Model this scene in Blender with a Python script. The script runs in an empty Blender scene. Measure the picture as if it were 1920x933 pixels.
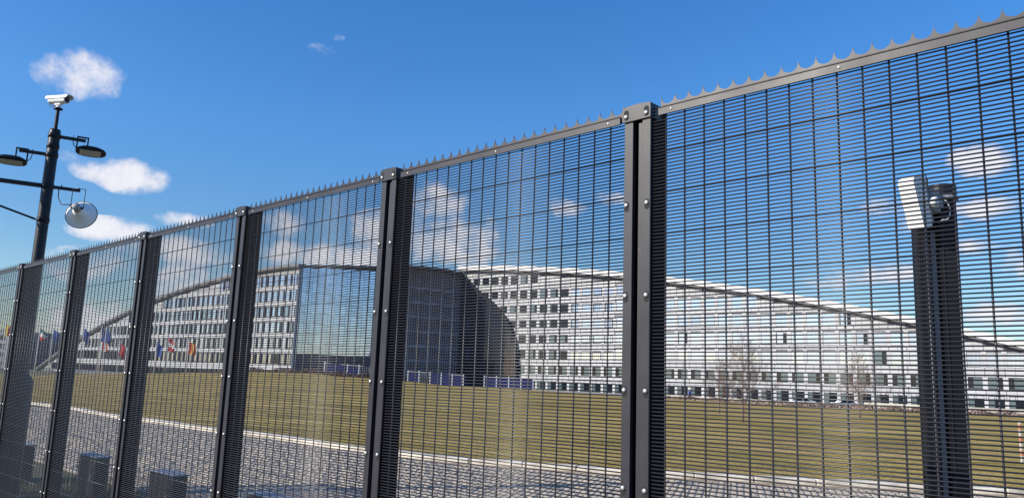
import bpy, math, random
from mathutils import Vector, Matrix
R = math.radians
random.seed(7)
scn = bpy.context.scene
COL = scn.collection

# ------------------------------------------------------------------ camera
PITCH, ROLL, EYE = 0.162, 0.036, 1.65
cp, sp_, cr, sr = math.cos(PITCH), math.sin(PITCH), math.cos(ROLL), math.sin(ROLL)
fwd = Vector((0, cp, sp_)); zc = Vector((0, -sp_, cp)); xc = Vector((1, 0, 0))
right = xc * cr + zc * sr
up = zc * cr - xc * sr
cam_d = bpy.data.cameras.new('camera')
cam_d.sensor_width = 36; cam_d.lens = 1450 / 1920 * 36
cam_d.clip_start = 0.05; cam_d.clip_end = 6000
cam = bpy.data.objects.new('camera', cam_d)
m = Matrix((right, up, -fwd)).transposed().to_4x4()
m.translation = Vector((0, 0, EYE))
cam.matrix_world = m
COL.objects.link(cam)
scn.camera = cam
scn.render.resolution_x, scn.render.resolution_y = 1024, 497

# ------------------------------------------------------------------ sun, view
SUN_EL = R(27.5)
sun_h = Vector((-0.932, -0.362, 0)).normalized()
sun_v = (sun_h * math.cos(SUN_EL) + Vector((0, 0, math.sin(SUN_EL)))).normalized()
sd = bpy.data.lights.new('sun', 'SUN'); sd.energy = 4.4; sd.angle = R(0.5); sd.color = (1.0, 0.92, 0.80)
so = bpy.data.objects.new('sun', sd); COL.objects.link(so)
so.rotation_euler = sun_v.to_track_quat('Z', 'Y').to_euler()
scn.view_settings.view_transform = 'Standard'
scn.view_settings.look = 'None'
scn.view_settings.exposure = 0.4
scn.view_settings.gamma = 1.0
scn.view_settings.use_curve_mapping = False

def ray(x, y):
    """direction of a point of the sky seen at photo pixel x, y"""
    a, b = x - 960, y - 466.5
    u = a * cr + b * sr; v = -a * sr + b * cr
    return (xc * (u / 1450) + fwd + zc * (-v / 1450)).normalized()

# ------------------------------------------------------------------ node helpers
def N(nt, typ, ins=None, **kw):
    n = nt.nodes.new(typ)
    for k, v in kw.items(): setattr(n, k, v)
    if ins:
        for k, v in ins.items():
            s = n.inputs[k]
            if isinstance(v, bpy.types.NodeSocket): nt.links.new(v, s)
            else: s.default_value = v
    return n
def M(nt, op, a, b=None, c=None, clamp=False):
    n = nt.nodes.new('ShaderNodeMath'); n.operation = op; n.use_clamp = clamp
    for i, v in enumerate((a, b, c)):
        if v is None: continue
        if isinstance(v, bpy.types.NodeSocket): nt.links.new(v, n.inputs[i])
        else: n.inputs[i].default_value = v
    return n.outputs[0]
def VM(nt, op, a, b=None):
    n = nt.nodes.new('ShaderNodeVectorMath'); n.operation = op
    for i, v in enumerate((a, b)):
        if v is None: continue
        if isinstance(v, bpy.types.NodeSocket): nt.links.new(v, n.inputs[i])
        else: n.inputs[i].default_value = v
    return n
def ramp(nt, fac, stops):
    n = nt.nodes.new('ShaderNodeValToRGB')
    e = n.color_ramp.elements
    while len(e) < len(stops): e.new(0.5)
    for i, (p, c) in enumerate(stops):
        e[i].position = p; e[i].color = (*c, 1) if len(c) == 3 else c
    nt.links.new(fac, n.inputs[0])
    return n.outputs[0]
def mixc(nt, fac, a, b):
    n = nt.nodes.new('ShaderNodeMix'); n.data_type = 'RGBA'
    for s, v in ((n.inputs[0], fac), (n.inputs[6], a), (n.inputs[7], b)):
        if isinstance(v, bpy.types.NodeSocket): nt.links.new(v, s)
        else: s.default_value = v if isinstance(v, (int, float)) else (*v, 1)
    return n.outputs[2]

# ------------------------------------------------------------------ sky
world = bpy.data.worlds.new('World'); scn.world = world; world.use_nodes = True
nt = world.node_tree; nt.nodes.clear()
sky = N(nt, 'ShaderNodeTexSky', sky_type='NISHITA', sun_disc=False, sun_elevation=SUN_EL,
        sun_rotation=math.atan2(sun_h.x, sun_h.y), altitude=60, air_density=1.0, dust_density=0.35, ozone_density=2.2)
tc = N(nt, 'ShaderNodeTexCoord')
d = tc.outputs['Generated']
sep0 = N(nt, 'ShaderNodeSeparateXYZ', {0: d})
# cumulus banks: centre direction (as photo pixel), half widths in pixels, density
BL = [(150, 138, 84, 52, 1.0), (120, 118, 50, 34, .75), (245, 330, 72, 38, 1.0), (180, 318, 50, 26, .5), (118, 288, 40, 16, .42),
      (215, 432, 88, 28, .95), (345, 412, 60, 18, .7), (600, 90, 46, 15, .36), (632, 70, 18, 10, .34), (180, 500, 110, 40, .7),
      (330, 470, 150, 34, .7), (330, 540, 120, 60, .85), (560, 425, 130, 36, .6), (600, 478, 170, 34, .95), (820, 378, 78, 46, 1.0),
      (745, 440, 130, 60, .8), (850, 440, 120, 60, .7), (905, 480, 130, 30, .55), (1060, 388, 70, 28, .9), (1130, 372, 52, 22, .8), (190, 600, 130, 60, .9),
      (1840, 300, 58, 36, 1.15), (1855, 388, 76, 26, 1.05), (1740, 420, 66, 30, .7), (1822, 464, 50, 18, .85), (1650, 512, 100, 26, .75),
      (1540, 530, 64, 18, .65), (1870, 585, 76, 26, .8), (1650, 390, 50, 24, .4), (2100, 480, 190, 60, 1.0), (-160, 420, 150, 70, 1.0)]
nz = N(nt, 'ShaderNodeTexNoise', {'Vector': d, 'Scale': 11.0, 'Detail': 8.0, 'Roughness': 0.6, 'Distortion': 0.35})
nz2 = N(nt, 'ShaderNodeTexNoise', {'Vector': d, 'Scale': 34.0, 'Detail': 5.0, 'Roughness': 0.6})
dens = None
for (px, py, rx, ry, st) in BL:
    c = ray(px, py)
    r_ = c.cross(Vector((0, 0, 1))).normalized(); q_ = r_.cross(c).normalized()
    k = 1450.0 * 1.2
    a = M(nt, 'MULTIPLY', VM(nt, 'DOT_PRODUCT', d, tuple(r_)).outputs['Value'], k / rx)
    b = M(nt, 'MULTIPLY', VM(nt, 'DOT_PRODUCT', VM(nt, 'SUBTRACT', d, tuple(c)).outputs[0], tuple(q_)).outputs['Value'], k / ry)
    l2 = M(nt, 'ADD', M(nt, 'MULTIPLY', a, a), M(nt, 'MULTIPLY', b, b))
    v = M(nt, 'MULTIPLY', M(nt, 'SUBTRACT', 1.25, l2), st)
    front = M(nt, 'GREATER_THAN', VM(nt, 'DOT_PRODUCT', d, tuple(c)).outputs['Value'], 0.0)
    v = M(nt, 'MULTIPLY', M(nt, 'MAXIMUM', v, 0.0), front)
    dens = v if dens is None else M(nt, 'MAXIMUM', dens, v)
# the same kind of broken cumulus all round the rest of the horizon
sep = N(nt, 'ShaderNodeSeparateXYZ', {0: d})
low = M(nt, 'SUBTRACT', 1.0, M(nt, 'MULTIPLY', M(nt, 'ABSOLUTE', M(nt, 'SUBTRACT', sep.outputs[2], 0.13)), 5.5), clamp=True)
away = M(nt, 'SUBTRACT', 0.35, sep.outputs[1], clamp=True)
gen = M(nt, 'MULTIPLY', M(nt, 'MULTIPLY', low, M(nt, 'MULTIPLY', away, 3.0, clamp=True)),
        M(nt, 'MULTIPLY', M(nt, 'SUBTRACT', N(nt, 'ShaderNodeTexNoise', {'Vector': d, 'Scale': 4.5, 'Detail': 2.0}).outputs[0], 0.42), 7.0, clamp=True))
dens = M(nt, 'MAXIMUM', dens, gen)
dn = M(nt, 'ADD', dens, M(nt, 'MULTIPLY', M(nt, 'SUBTRACT', nz.outputs[0], 0.5), 3.4))
dn = M(nt, 'ADD', dn, M(nt, 'MULTIPLY', M(nt, 'SUBTRACT', nz2.outputs[0], 0.5), 1.9))
dn = M(nt, 'MULTIPLY', dn, M(nt, 'MULTIPLY', dens, 6.0, clamp=True))
cl = N(nt, 'ShaderNodeMapRange', {0: dn, 1: 0.14, 2: 1.25}, interpolation_type='SMOOTHSTEP').outputs[0]
shade = ramp(nt, N(nt, 'ShaderNodeMapRange', {0: dn, 1: 0.3, 2: 1.7}).outputs[0], [(0.0, (5.6, 6.0, 7.0)), (0.55, (7.6, 7.5, 8.0)), (1.0, (8.6, 8.4, 8.6))])
hsv = N(nt, 'ShaderNodeHueSaturation', {'Saturation': 1.3, 'Value': 1.15, 'Color': sky.outputs[0]})
tcol = ramp(nt, sep0.outputs[2], [(0.02, (0.42, 0.44, 0.49)), (0.17, (0.42, 0.47, 0.54)), (0.30, (0.49, 0.575, 0.68)), (0.52, (0.48, 0.61, 0.74))])
tint = VM(nt, 'SCALE', VM(nt, 'MULTIPLY', hsv.outputs[0], tcol).outputs[0]); tint.inputs['Scale'].default_value = 2.0; tint = tint.outputs[0]
skyc = mixc(nt, M(nt, 'MULTIPLY', cl, 0.88), tint, shade)
bg = N(nt, 'ShaderNodeBackground', {'Color': skyc, 'Strength': 0.09})
out = N(nt, 'ShaderNodeOutputWorld', {'Surface': bg.outputs[0]})

# ------------------------------------------------------------------ materials
MAT = {}
def mat(name, col, rough=0.6, metal=0.0, var=0.0, vscale=5.0, bump=0.0, bscale=40.0, spec=0.5, col2=None, perobj=0.0, detail=4.0, coat=0.0):
    mt = bpy.data.materials.new(name); mt.use_nodes = True
    nt = mt.node_tree; nt.nodes.clear()
    p = N(nt, 'ShaderNodeBsdfPrincipled', {'Roughness': rough, 'Metallic': metal, 'Specular IOR Level': spec, 'Coat Weight': coat})
    N(nt, 'ShaderNodeOutputMaterial', {'Surface': p.outputs[0]})
    tc = N(nt, 'ShaderNodeTexCoord')
    c = None
    nz = N(nt, 'ShaderNodeTexNoise', {'Vector': tc.outputs['Object'], 'Scale': vscale, 'Detail': detail, 'Roughness': 0.6})
    f = ramp(nt, nz.outputs[0], [(0.3, (0, 0, 0)), (0.7, (1, 1, 1))])
    lo = tuple(x * (1 - var) for x in col); hi = tuple(min(1, x * (1 + var)) for x in col)
    c = mixc(nt, f, lo, col2 if col2 else hi)
    if perobj:
        oi = N(nt, 'ShaderNodeObjectInfo')
        k = M(nt, 'MULTIPLY_ADD', oi.outputs['Random'], 2 * perobj, 1 - perobj)
        c = VM(nt, 'SCALE', c); nt.links.new(k, c.inputs['Scale']); c = c.outputs[0]
    nt.links.new(c, p.inputs['Base Color'])
    if var:
        nt.links.new(M(nt, 'MULTIPLY_ADD', nz.outputs[0], 0.25, rough - 0.12), p.inputs['Roughness'])
    if bump:
        nb = N(nt, 'ShaderNodeTexNoise', {'Vector': tc.outputs['Object'], 'Scale': bscale, 'Detail': 3.0})
        b = N(nt, 'ShaderNodeBump', {'Strength': bump, 'Height': nb.outputs[0], 'Distance': 0.01})
        nt.links.new(b.outputs[0], p.inputs['Normal'])
    MAT[name] = mt
    return mt
steel = mat('anthracite_steel', (0.028, 0.027, 0.035), 0.44, 0.0, 0.22, 3.5, 0.02, 260, 0.36)
_nt = steel.node_tree; _p = [n for n in _nt.nodes if n.type == 'BSDF_PRINCIPLED'][0]
_src = _p.inputs['Base Color'].links[0].from_socket; _tc = N(_nt, 'ShaderNodeTexCoord')
_mp = N(_nt, 'ShaderNodeMapping', {'Vector': _tc.outputs['Object'], 'Scale': (1, 1, 0.25)})
_n = N(_nt, 'ShaderNodeTexNoise', {'Vector': _mp.outputs[0], 'Scale': 90.0, 'Detail': 4.0, 'Roughness': 0.7})
_n2 = N(_nt, 'ShaderNodeTexNoise', {'Vector': _tc.outputs['Object'], 'Scale': 4.0, 'Detail': 2.0})
_f = M(_nt, 'MULTIPLY', ramp(_nt, _n.outputs[0], [(0.60, (0, 0, 0)), (0.74, (1, 1, 1))]), ramp(_nt, _n2.outputs[0], [(0.45, (0, 0, 0)), (0.7, (.55, .55, .55))]))
_nt.links.new(mixc(_nt, _f, _src, (0.19, 0.175, 0.16)), _p.inputs['Base Color'])
wirem = mat('coated_wire', (0.024, 0.024, 0.031), 0.36, 0.0, 0.1, 9, 0, 0, 0.55)
hollow = mat('post_paint', (0.006, 0.006, 0.008), 0.8, 0.0, 0.15, 6, 0.02, 200, 0.1)
zinc = mat('galvanised_bolt', (0.62, 0.61, 0.58), 0.34, 0.65, 0.15, 60, 0.1, 300)
darkslot = mat('bolt_slot', (0.01, 0.01, 0.012), 0.8)
polem = mat('pole_paint', (0.007, 0.009, 0.014), 0.42, 0.0, 0.15, 5, 0.05, 90, 0.35)
columnm = mat('column_black', (0.006, 0.006, 0.008), 0.55, 0.0, 0.15, 5, 0.05, 90, 0.2)
whitep = mat('white_housing', (0.78, 0.78, 0.76), 0.4, 0, 0.06, 6)
greyp = mat('grey_housing', (0.30, 0.31, 0.33), 0.5, 0, 0.1, 12)
lens = mat('lens_glass', (0.01, 0.01, 0.015), 0.05)
lampglass = mat('lamp_glass', (0.42, 0.43, 0.38), 0.2, 0, 0.1, 30)
hornm = mat('horn_paint', (0.84, 0.83, 0.80), 0.45, 0, 0.06, 5)
rubber = mat('cable_rubber', (0.015, 0.015, 0.017), 0.6)
concrete = mat('kerb_concrete', (0.60, 0.545, 0.46), 0.9, 0, 0.22, 5, 0.4, 60, perobj=0.1)
sett = mat('sett_stone', (0.38, 0.325, 0.26), 0.85, 0, 0.25, 9, 0.2, 60, perobj=0.16)
sand = mat('sand', (0.11, 0.09, 0.065), 0.95, 0, 0.3, 3, 0.5, 40)
panelw = mat('white_cladding', (0.49, 0.49, 0.50), 0.45, 0, 0.05, 0.6, perobj=0.07)
wallw = mat('facade_wall', (0.16, 0.165, 0.18), 0.6, 0, 0.06, 0.4)
framew = mat('window_frame', (0.72, 0.73, 0.74), 0.45)
framed = mat('dark_frame', (0.028, 0.032, 0.042), 0.45)
finm = mat('facade_fin', (0.36, 0.39, 0.46), 0.5, 0, 0.1, 1)
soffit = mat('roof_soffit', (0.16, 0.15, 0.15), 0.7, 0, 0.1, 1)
roofw = mat('white_roof', (0.80, 0.79, 0.77), 0.5, 0, 0.06, 0.3)
fasciad = mat('grey_fascia', (0.20, 0.195, 0.20), 0.6, 0, 0.1, 0.8)
def glass(name, col, metal, rough=0.06, wob=0.006, po=0.12):
    mt = mat(name, col, rough, metal, 0.0, 0.5, perobj=po)
    nt = mt.node_tree; p = [n for n in nt.nodes if n.type == 'BSDF_PRINCIPLED'][0]
    tc = N(nt, 'ShaderNodeTexCoord')
    nb = N(nt, 'ShaderNodeTexNoise', {'Vector': tc.outputs['Object'], 'Scale': 0.9, 'Detail': 2.0})
    b = N(nt, 'ShaderNodeBump', {'Strength': wob * 10, 'Height': nb.outputs[0], 'Distance': 0.1})
    nt.links.new(b.outputs[0], p.inputs['Normal'])
    return mt
glass_sky = glass('sky_reflecting_glass', (0.66, 0.72, 0.88), 0.9)
glass_pale = glass('pale_glass', (0.62, 0.68, 0.80), 0.7, 0.14)
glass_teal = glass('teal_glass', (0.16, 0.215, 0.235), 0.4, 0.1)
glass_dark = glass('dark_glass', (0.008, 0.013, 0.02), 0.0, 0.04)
glass_blue = glass('blue_glass', (0.03, 0.055, 0.11), 0.2, 0.08)
bluep = mat('blue_hoarding', (0.018, 0.024, 0.125), 0.5, 0, 0.2, 2)
markw = mat('marker_white', (0.5, 0.47, 0.42), 0.6)
postw = mat('white_post', (0.75, 0.75, 0.74), 0.5)
bark = mat('young_bark', (0.19, 0.135, 0.10), 0.85, 0, 0.3, 14)
twigm = mat('red_twigs', (0.24, 0.155, 0.12), 0.8, 0, 0.3, 5)
hedgem = mat('russet_hedge_leaf', (0.15, 0.085, 0.065), 0.85, 0, 0.35, 0.9, col2=(0.27, 0.19, 0.14))
hedgep = mat('pale_hedge_leaf', (0.40, 0.29, 0.25), 0.85, 0, 0.4, 0.9, col2=(0.62, 0.52, 0.47))
grassm = mat('grass_blade', (0.075, 0.10, 0.028), 0.8, 0, 0.35, 3, col2=(0.16, 0.16, 0.06))
cabm = mat('cabinet_grey', (0.02, 0.022, 0.028), 0.5, 0, 0.12, 9)
cabtop = mat('cabinet_rim', (0.30, 0.32, 0.36), 0.5, 0, 0.1, 9)
asphalt = mat('asphalt', (0.09, 0.09, 0.092), 0.9, 0, 0.2, 2, 0.3, 60)
tyre = mat('tyre_rubber', (0.02, 0.02, 0.02), 0.8)
carw = mat('car_paint_white', (0.8, 0.8, 0.8), 0.25, 0, coat=1.0)
cars_ = mat('car_paint_silver', (0.5, 0.5, 0.52), 0.25, 0.5, coat=1.0)
skin = mat('skin', (0.55, 0.36, 0.27), 0.6)
jacket = mat('blue_jacket', (0.02, 0.08, 0.42), 0.7)
trousers = mat('dark_trousers', (0.02, 0.02, 0.03), 0.8)
hairm = mat('dark_hair', (0.03, 0.02, 0.015), 0.7)
orange = mat('orange_band', (0.50, 0.20, 0.11), 0.5)

# lawn: yellowed winter turf
lawnm = bpy.data.materials.new('winter_lawn'); lawnm.use_nodes = True
nt = lawnm.node_tree; nt.nodes.clear()
p = N(nt, 'ShaderNodeBsdfPrincipled', {'Roughness': 0.95, 'Specular IOR Level': 0.15}); N(nt, 'ShaderNodeOutputMaterial', {'Surface': p.outputs[0]})
tc = N(nt, 'ShaderNodeTexCoord')
mp = N(nt, 'ShaderNodeMapping', {'Vector': tc.outputs['Object'], 'Scale': (0.22, 1.0, 1.0)})
n1 = N(nt, 'ShaderNodeTexNoise', {'Vector': mp.outputs[0], 'Scale': 0.55, 'Detail': 6.0, 'Roughness': 0.65})
n2 = N(nt, 'ShaderNodeTexNoise', {'Vector': tc.outputs['Object'], 'Scale': 9.0, 'Detail': 5.0, 'Roughness': 0.7})
n3 = N(nt, 'ShaderNodeTexNoise', {'Vector': mp.outputs[0], 'Scale': 0.12, 'Detail': 3.0})
c1 = ramp(nt, n1.outputs[0], [(0.38, (0.19, 0.145, 0.032)), (0.49, (0.41, 0.29, 0.066)), (0.60, (0.58, 0.41, 0.15))])
c2 = mixc(nt, ramp(nt, n3.outputs[0], [(0.42, (0, 0, 0)), (0.62, (0.55, 0.55, 0.55))]), c1, (0.40, 0.26, 0.10))
c3 = mixc(nt, ramp(nt, n2.outputs[0], [(0.40, (0.65, 0.65, 0.65)), (0.56, (0, 0, 0))]), c2, (0.13, 0.115, 0.028))
nt.links.new(c3, p.inputs['Base Color'])
bp = N(nt, 'ShaderNodeBump', {'Strength': 0.6, 'Height': n2.outputs[0], 'Distance': 0.04})
nt.links.new(bp.outputs[0], p.inputs['Normal'])
MAT['lawn'] = lawnm
groundm = mat('open_ground', (0.14, 0.13, 0.075), 0.95, 0, 0.3, 0.05)

# ------------------------------------------------------------------ object helpers
def base(name): return name
def link_obj(name, me, parent=None, loc=(0, 0, 0), rz=0.0, label=None, cat=None, group=None, kind=None, rot=None):
    o = bpy.data.objects.new(name, me); COL.objects.link(o)
    o.location = loc; o.rotation_euler = rot if rot else (0, 0, rz)
    if parent is not None: o.parent = parent
    if label: o['label'] = label
    if cat: o['category'] = cat
    if group: o['group'] = group
    if kind: o['kind'] = kind
    return o
def thing(name, label, cat, loc=(0, 0, 0), rz=0.0, group=None):
    return link_obj(name, None, None, loc, rz, label, cat, group)

class MB:
    def __init__(s): s.v = []; s.f = []; s.mi = []; s.smooth = []
    def add(s, vs, fs, mi=0, sm=False):
        o = len(s.v); s.v += [tuple(v) for v in vs]
        for f in fs: s.f.append(tuple(i + o for i in f)); s.mi.append(mi); s.smooth.append(sm)
    def box(s, a, b, mi=0):
        x0, y0, z0 = a; x1, y1, z1 = b
        s.add([(x0,y0,z0),(x1,y0,z0),(x1,y1,z0),(x0,y1,z0),(x0,y0,z1),(x1,y0,z1),(x1,y1,z1),(x0,y1,z1)],
              [(0,3,2,1),(4,5,6,7),(0,1,5,4),(1,2,6,5),(2,3,7,6),(3,0,4,7)], mi)
    def bev(s, a, b, r=0.004, mi=0):
        """box with chamfered edges"""
        x0, y0, z0 = a; x1, y1, z1 = b
        vs = []; 
        for z, i in ((z0, r), (z0 + r, 0), (z1 - r, 0), (z1, r)):
            X0, X1, Y0, Y1 = x0 + i, x1 - i, y0 + i, y1 - i
            vs += [(X0+r,Y0,z),(X1-r,Y0,z),(X1,Y0+r,z),(X1,Y1-r,z),(X1-r,Y1,z),(X0+r,Y1,z),(X0,Y1-r,z),(X0,Y0+r,z)]
        fs = [tuple(range(7, -1, -1)), tuple(range(24, 32))]
        for k in range(3):
            for j in range(8): fs.append((k*8+j, k*8+(j+1)%8, k*8+8+(j+1)%8, k*8+8+j))
        s.add(vs, fs, mi)
    def tube(s, pts, rad, n=6, mi=0, caps=True, sm=True, flip=0.0):
        pts = [Vector(p) for p in pts]
        if not isinstance(rad, (list, tuple)): rad = [rad] * len(pts)
        vs = []; ref = None
        for i, p in enumerate(pts):
            t = (pts[min(i+1, len(pts)-1)] - pts[max(i-1, 0)]).normalized()
            if ref is None:
                ref = Vector((0, 0, 1)) if abs(t.z) < 0.9 else Vector((1, 0, 0))
            a = t.cross(ref).normalized(); b = t.cross(a).normalized()
            ref = b.cross(t) if False else ref
            for j in range(n):
                th = 2 * math.pi * j / n + flip
                vs.append(p + (a * math.cos(th) + b * math.sin(th)) * rad[i])
        fs = []
        for i in range(len(pts) - 1):
            for j in range(n):
                fs.append((i*n+j, i*n+(j+1)%n, (i+1)*n+(j+1)%n, (i+1)*n+j))
        s.add(vs, fs, mi, sm)
        if caps:
            o = len(s.v) - len(vs)
            s.f.append(tuple(o + j for j in range(n-1, -1, -1))); s.mi.append(mi); s.smooth.append(False)
            s.f.append(tuple(o + (len(pts)-1)*n + j for j in range(n))); s.mi.append(mi); s.smooth.append(False)
    def prism(s, poly, y0, y1, mi=0, axis='y'):
        """poly in x,z extruded along y (or in x,y along z)"""
        n = len(poly)
        if axis == 'y': vs = [(x, y0, z) for x, z in poly] + [(x, y1, z) for x, z in poly]
        else: vs = [(x, y, y0) for x, y in poly] + [(x, y, y1) for x, y in poly]
        fs = [tuple(range(n)), tuple(range(2*n-1, n-1, -1))] + [(i, i+n, (i+1)%n+n, (i+1)%n) for i in range(n)]
        s.add(vs, fs, mi)
    def mesh(s, name, mats):
        me = bpy.data.meshes.new(name); me.from_pydata(s.v, [], s.f)
        for m_ in (mats if isinstance(mats, (list, tuple)) else [mats]): me.materials.append(m_)
        me.polygons.foreach_set('material_index', s.mi); me.polygons.foreach_set('use_smooth', s.smooth)
        me.update(); return me
    def obj(s, name, mats, parent=None, **kw):
        return link_obj(name, s.mesh(name, mats), parent, **kw)
def lathe(mb, prof, c=(0,0,0), axis=Vector((0,0,1)), n=24, mi=0, sm=True):
    """prof: list of (radius, height along axis)"""
    axis = Vector(axis).normalized(); ref = Vector((0,0,1)) if abs(axis.z) < 0.9 else Vector((1,0,0))
    a = axis.cross(ref).normalized(); b = axis.cross(a).normalized(); c = Vector(c)
    vs = [c + axis*h + (a*math.cos(2*math.pi*j/n) + b*math.sin(2*math.pi*j/n))*r for r, h in prof for j in range(n)]
    fs = [(i*n+j, i*n+(j+1)%n, (i+1)*n+(j+1)%n, (i+1)*n+j) for i in range(len(prof)-1) for j in range(n)]
    mb.add(vs, fs, mi, sm)

def lerp_tab(tab, u):
    if u <= tab[0][0]: return tab[0][1:]
    for a, b in zip(tab, tab[1:]):
        if u <= b[0]:
            t = (u - a[0]) / (b[0] - a[0]); t = t*t*(3-2*t) * 0.5 + t * 0.5
            return tuple(p + (q - p) * t for p, q in zip(a[1:], b[1:]))
    return tab[-1][1:]

# ------------------------------------------------------------------ terrain
KERB = [(-1.4, 62.0), (-1.0, 46.0), (-0.8, 36.5), (-0.6, 28.9), (-0.47, 22.9), (-0.363, 20.0), (-0.171, 16.5), (-0.064, 15.15),
        (0.17, 14.2), (0.37, 13.8), (0.65, 13.4), (1.0, 13.2), (1.5, 13.4)]
FAR = [(-1.4, 190, -3.0), (-0.814, 190, -3.0), (-0.604, 190, -2.26), (-0.442, 192, -0.72), (-0.327, 178, 0.32), (-0.266, 168, 0.60), (-0.174, 163, 0.0),
       (-0.064, 155, -0.74), (0.013, 150, -0.86), (0.15, 135, -1.22), (0.373, 120, -1.39), (0.61, 110, -1.46), (0.915, 100, -1.56), (1.5, 90, -1.6)]
def zg(x, y):
    if y < 1: return 0.0
    u = max(-1.4, min(1.5, x / y)); yk = lerp_tab(KERB, u)[0]; yf, zf = lerp_tab(FAR, u)
    if y <= yk: return 0.0
    if y <= yf:
        t = (y - yk) / (yf - yk); return zf * t ** 1.15
    zd = -3.0 + 1.1*max(0, min(1, (u-0.1)/0.15))
    t = min(1, (y - yf) / 9.0); return zf + (zd - zf) * t*t*(3-2*t)
def us(n, a, b): return [a + (b - a) * i / (n - 1) for i in range(n)]
def sheet(name, mt, U, T, zoff, kind='structure'):
    """sheet over rays U; T(u) gives the list of distances"""
    mb = MB(); rows = []
    for u in U:
        ys = T(u); rows.append(len(ys))
        for y in ys: mb.v.append((u*y, y, zg(u*y, y) + zoff))
    n = rows[0]
    for i in range(len(U)-1):
        for j in range(n-1):
            a = i*n+j; mb.f.append((a, a+n, a+n+1, a+1)); mb.mi.append(0); mb.smooth.append(True)
    return mb.obj(name, mt, kind=kind)
UU = us(121, -1.4, 1.5)
# ground sheet everywhere, just under everything else
g = MB()
def ground_T(u):
    yk = lerp_tab(KERB, u)[0]; yf = lerp_tab(FAR, u)[0]
    return [1.0, 3, 6, yk*.7, yk] + [yk + (yf-yk)*t for t in us(9, 0.1, 1)] + [yf+2, yf+4.5, yf+7, yf+9, yf+40, yf+200, 900, 4000]
sheet('ground', groundm, UU, ground_T, -0.06)
mb = MB(); 
mb.add([(-4000, -4000, -0.06), (4000, -4000, -0.06), (4000, 1, -0.06), (1.5, 1, -0.06), (-1.4, 1, -0.06), (-4000, 1, -0.06)], [(0, 1, 2, 3, 4, 5)])
mb.add([(1.5, 1, -.06), (4000, 1, -.06), (4000, 2667, -1.96), (1.5*4000, 4000, -1.96)], [(0, 1, 2), (0, 2, 3)])
mb.add([(-1.4, 1, -.06), (-4000, 1, -.06), (-4000, 2857, -3.06), (-5600, 4000, -3.06)], [(0, 2, 1), (0, 3, 2)])
mb.obj('outer_ground', groundm, kind='structure')
sheet('lawn', lawnm, UU, lambda u: [lerp_tab(KERB, u)[0]+0.12 + (lerp_tab(FAR, u)[0]+7-lerp_tab(KERB, u)[0])*(i/60)**1.7 for i in range(61)], 0.012)

# ------------------------------------------------------------------ fence frame of reference
PA = Vector((0.458, 2.770, 0)); DB = Vector((1.0747, -0.9935, 0)); L = DB.length
ex = DB.normalized(); ey = Vector((-ex.y, ex.x, 0))       # ex along the fence to the right, ey away from the camera
FRZ = math.atan2(ex.y, ex.x)
TOP, SL = 2.663, 0.0152 / L
def fpt(s, n, z=0): return PA + ex*s + ey*n + Vector((0, 0, z))

# ------------------------------------------------------------------ paving of stone setts, sand bed
sheet('sand_bed', sand, us(90, -1.35, 1.45), lambda u: [max(2.0, 0)+ (lerp_tab(KERB, u)[0]-0.1-2.0)*i/10 for i in range(11)], -0.03)
sheet('sand_strip', mat('sandy_edge', (0.36, 0.27, 0.165), 0.95, 0, 0.35, 4, 0.5, 40), us(90, -1.3, 1.4), lambda u: [lerp_tab(KERB, u)[0]-0.55+0.45*i/2 for i in range(3)], -0.008)
paving = thing('sett_paving', '', 'paving'); del paving['category']; paving['kind'] = 'structure'; paving['label'] = 'sunlit paving of pale stone setts between the fence and the lawn kerb'
def sett_geo(mb, x, y, w, l, h, c, s, tilt):
    r = 0.014; vs = []
    for z, i in ((-0.03, 0), (h - 0.012, 0), (h, r)):
        for dx, dy in ((-w/2+i, -l/2+i), (w/2-i, -l/2+i), (w/2-i, l/2-i), (-w/2+i, l/2-i)):
            vs.append((x + dx*c - dy*s, y + dx*s + dy*c, z + (dx*tilt[0] + dy*tilt[1] if z > 0 else 0)))
    fs = [(8, 9, 10, 11)] + [(k*4+j, k*4+(j+1)%4, k*4+4+(j+1)%4, k*4+4+j) for k in (0, 1) for j in range(4)]
    mb.add(vs, fs)
spots = []
PIT = 0.112
nmax = int(30/PIT)
for i in range(-5, 310):
    for j in range(int(13/PIT)):
        s = 6.0 - i*PIT + (PIT/2 if j % 2 else 0); n = 2.15 + j*PIT
        q = fpt(s, n)
        if q.y < 6.4: continue
        u = q.x/q.y
        if u < -0.80 or u > 0.78: continue
        yk = lerp_tab(KERB, u)[0]
        if q.y > yk - 0.55: continue
        spots.append((q.y, q.x, q.y))
spots.sort()
def vis(x, y):
    v = Vector((x, y, -EYE)); a = v.dot(fwd)
    yy = 466.5 + 1450*(v.dot(xc)/a*sr - v.dot(zc)/a*cr); xx = 960 + 1450*(v.dot(xc)/a*cr + v.dot(zc)/a*sr)
    return yy < 933 and 0 < xx < 1920
near = [q for q in spots if vis(q[1], q[2])][:290]
nearset = set(near)
variants = []
c_, s_ = math.cos(FRZ), math.sin(FRZ)
for k in range(8):
    b_ = MB(); sett_geo(b_, 0, 0, 0.099 - random.random()*0.012, 0.099 - random.random()*0.014, 0.012 + random.random()*0.012, c_, s_, (random.uniform(-.08, .08), random.uniform(-.08, .08)))
    variants.append(b_.mesh('sett', sett))
for q in near:
    link_obj('sett', random.choice(variants), paving, (q[1]+random.uniform(-.004, .004), q[2]+random.uniform(-.004, .004), 0))
b_ = MB()
for q in spots:
    if q in nearset: continue
    sett_geo(b_, q[1]+random.uniform(-.004, .004), q[2]+random.uniform(-.004, .004), 0.099 - random.random()*0.014, 0.099 - random.random()*0.016, 0.010 + random.random()*0.014, c_, s_, (random.uniform(-.08, .08), random.uniform(-.08, .08)))
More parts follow.
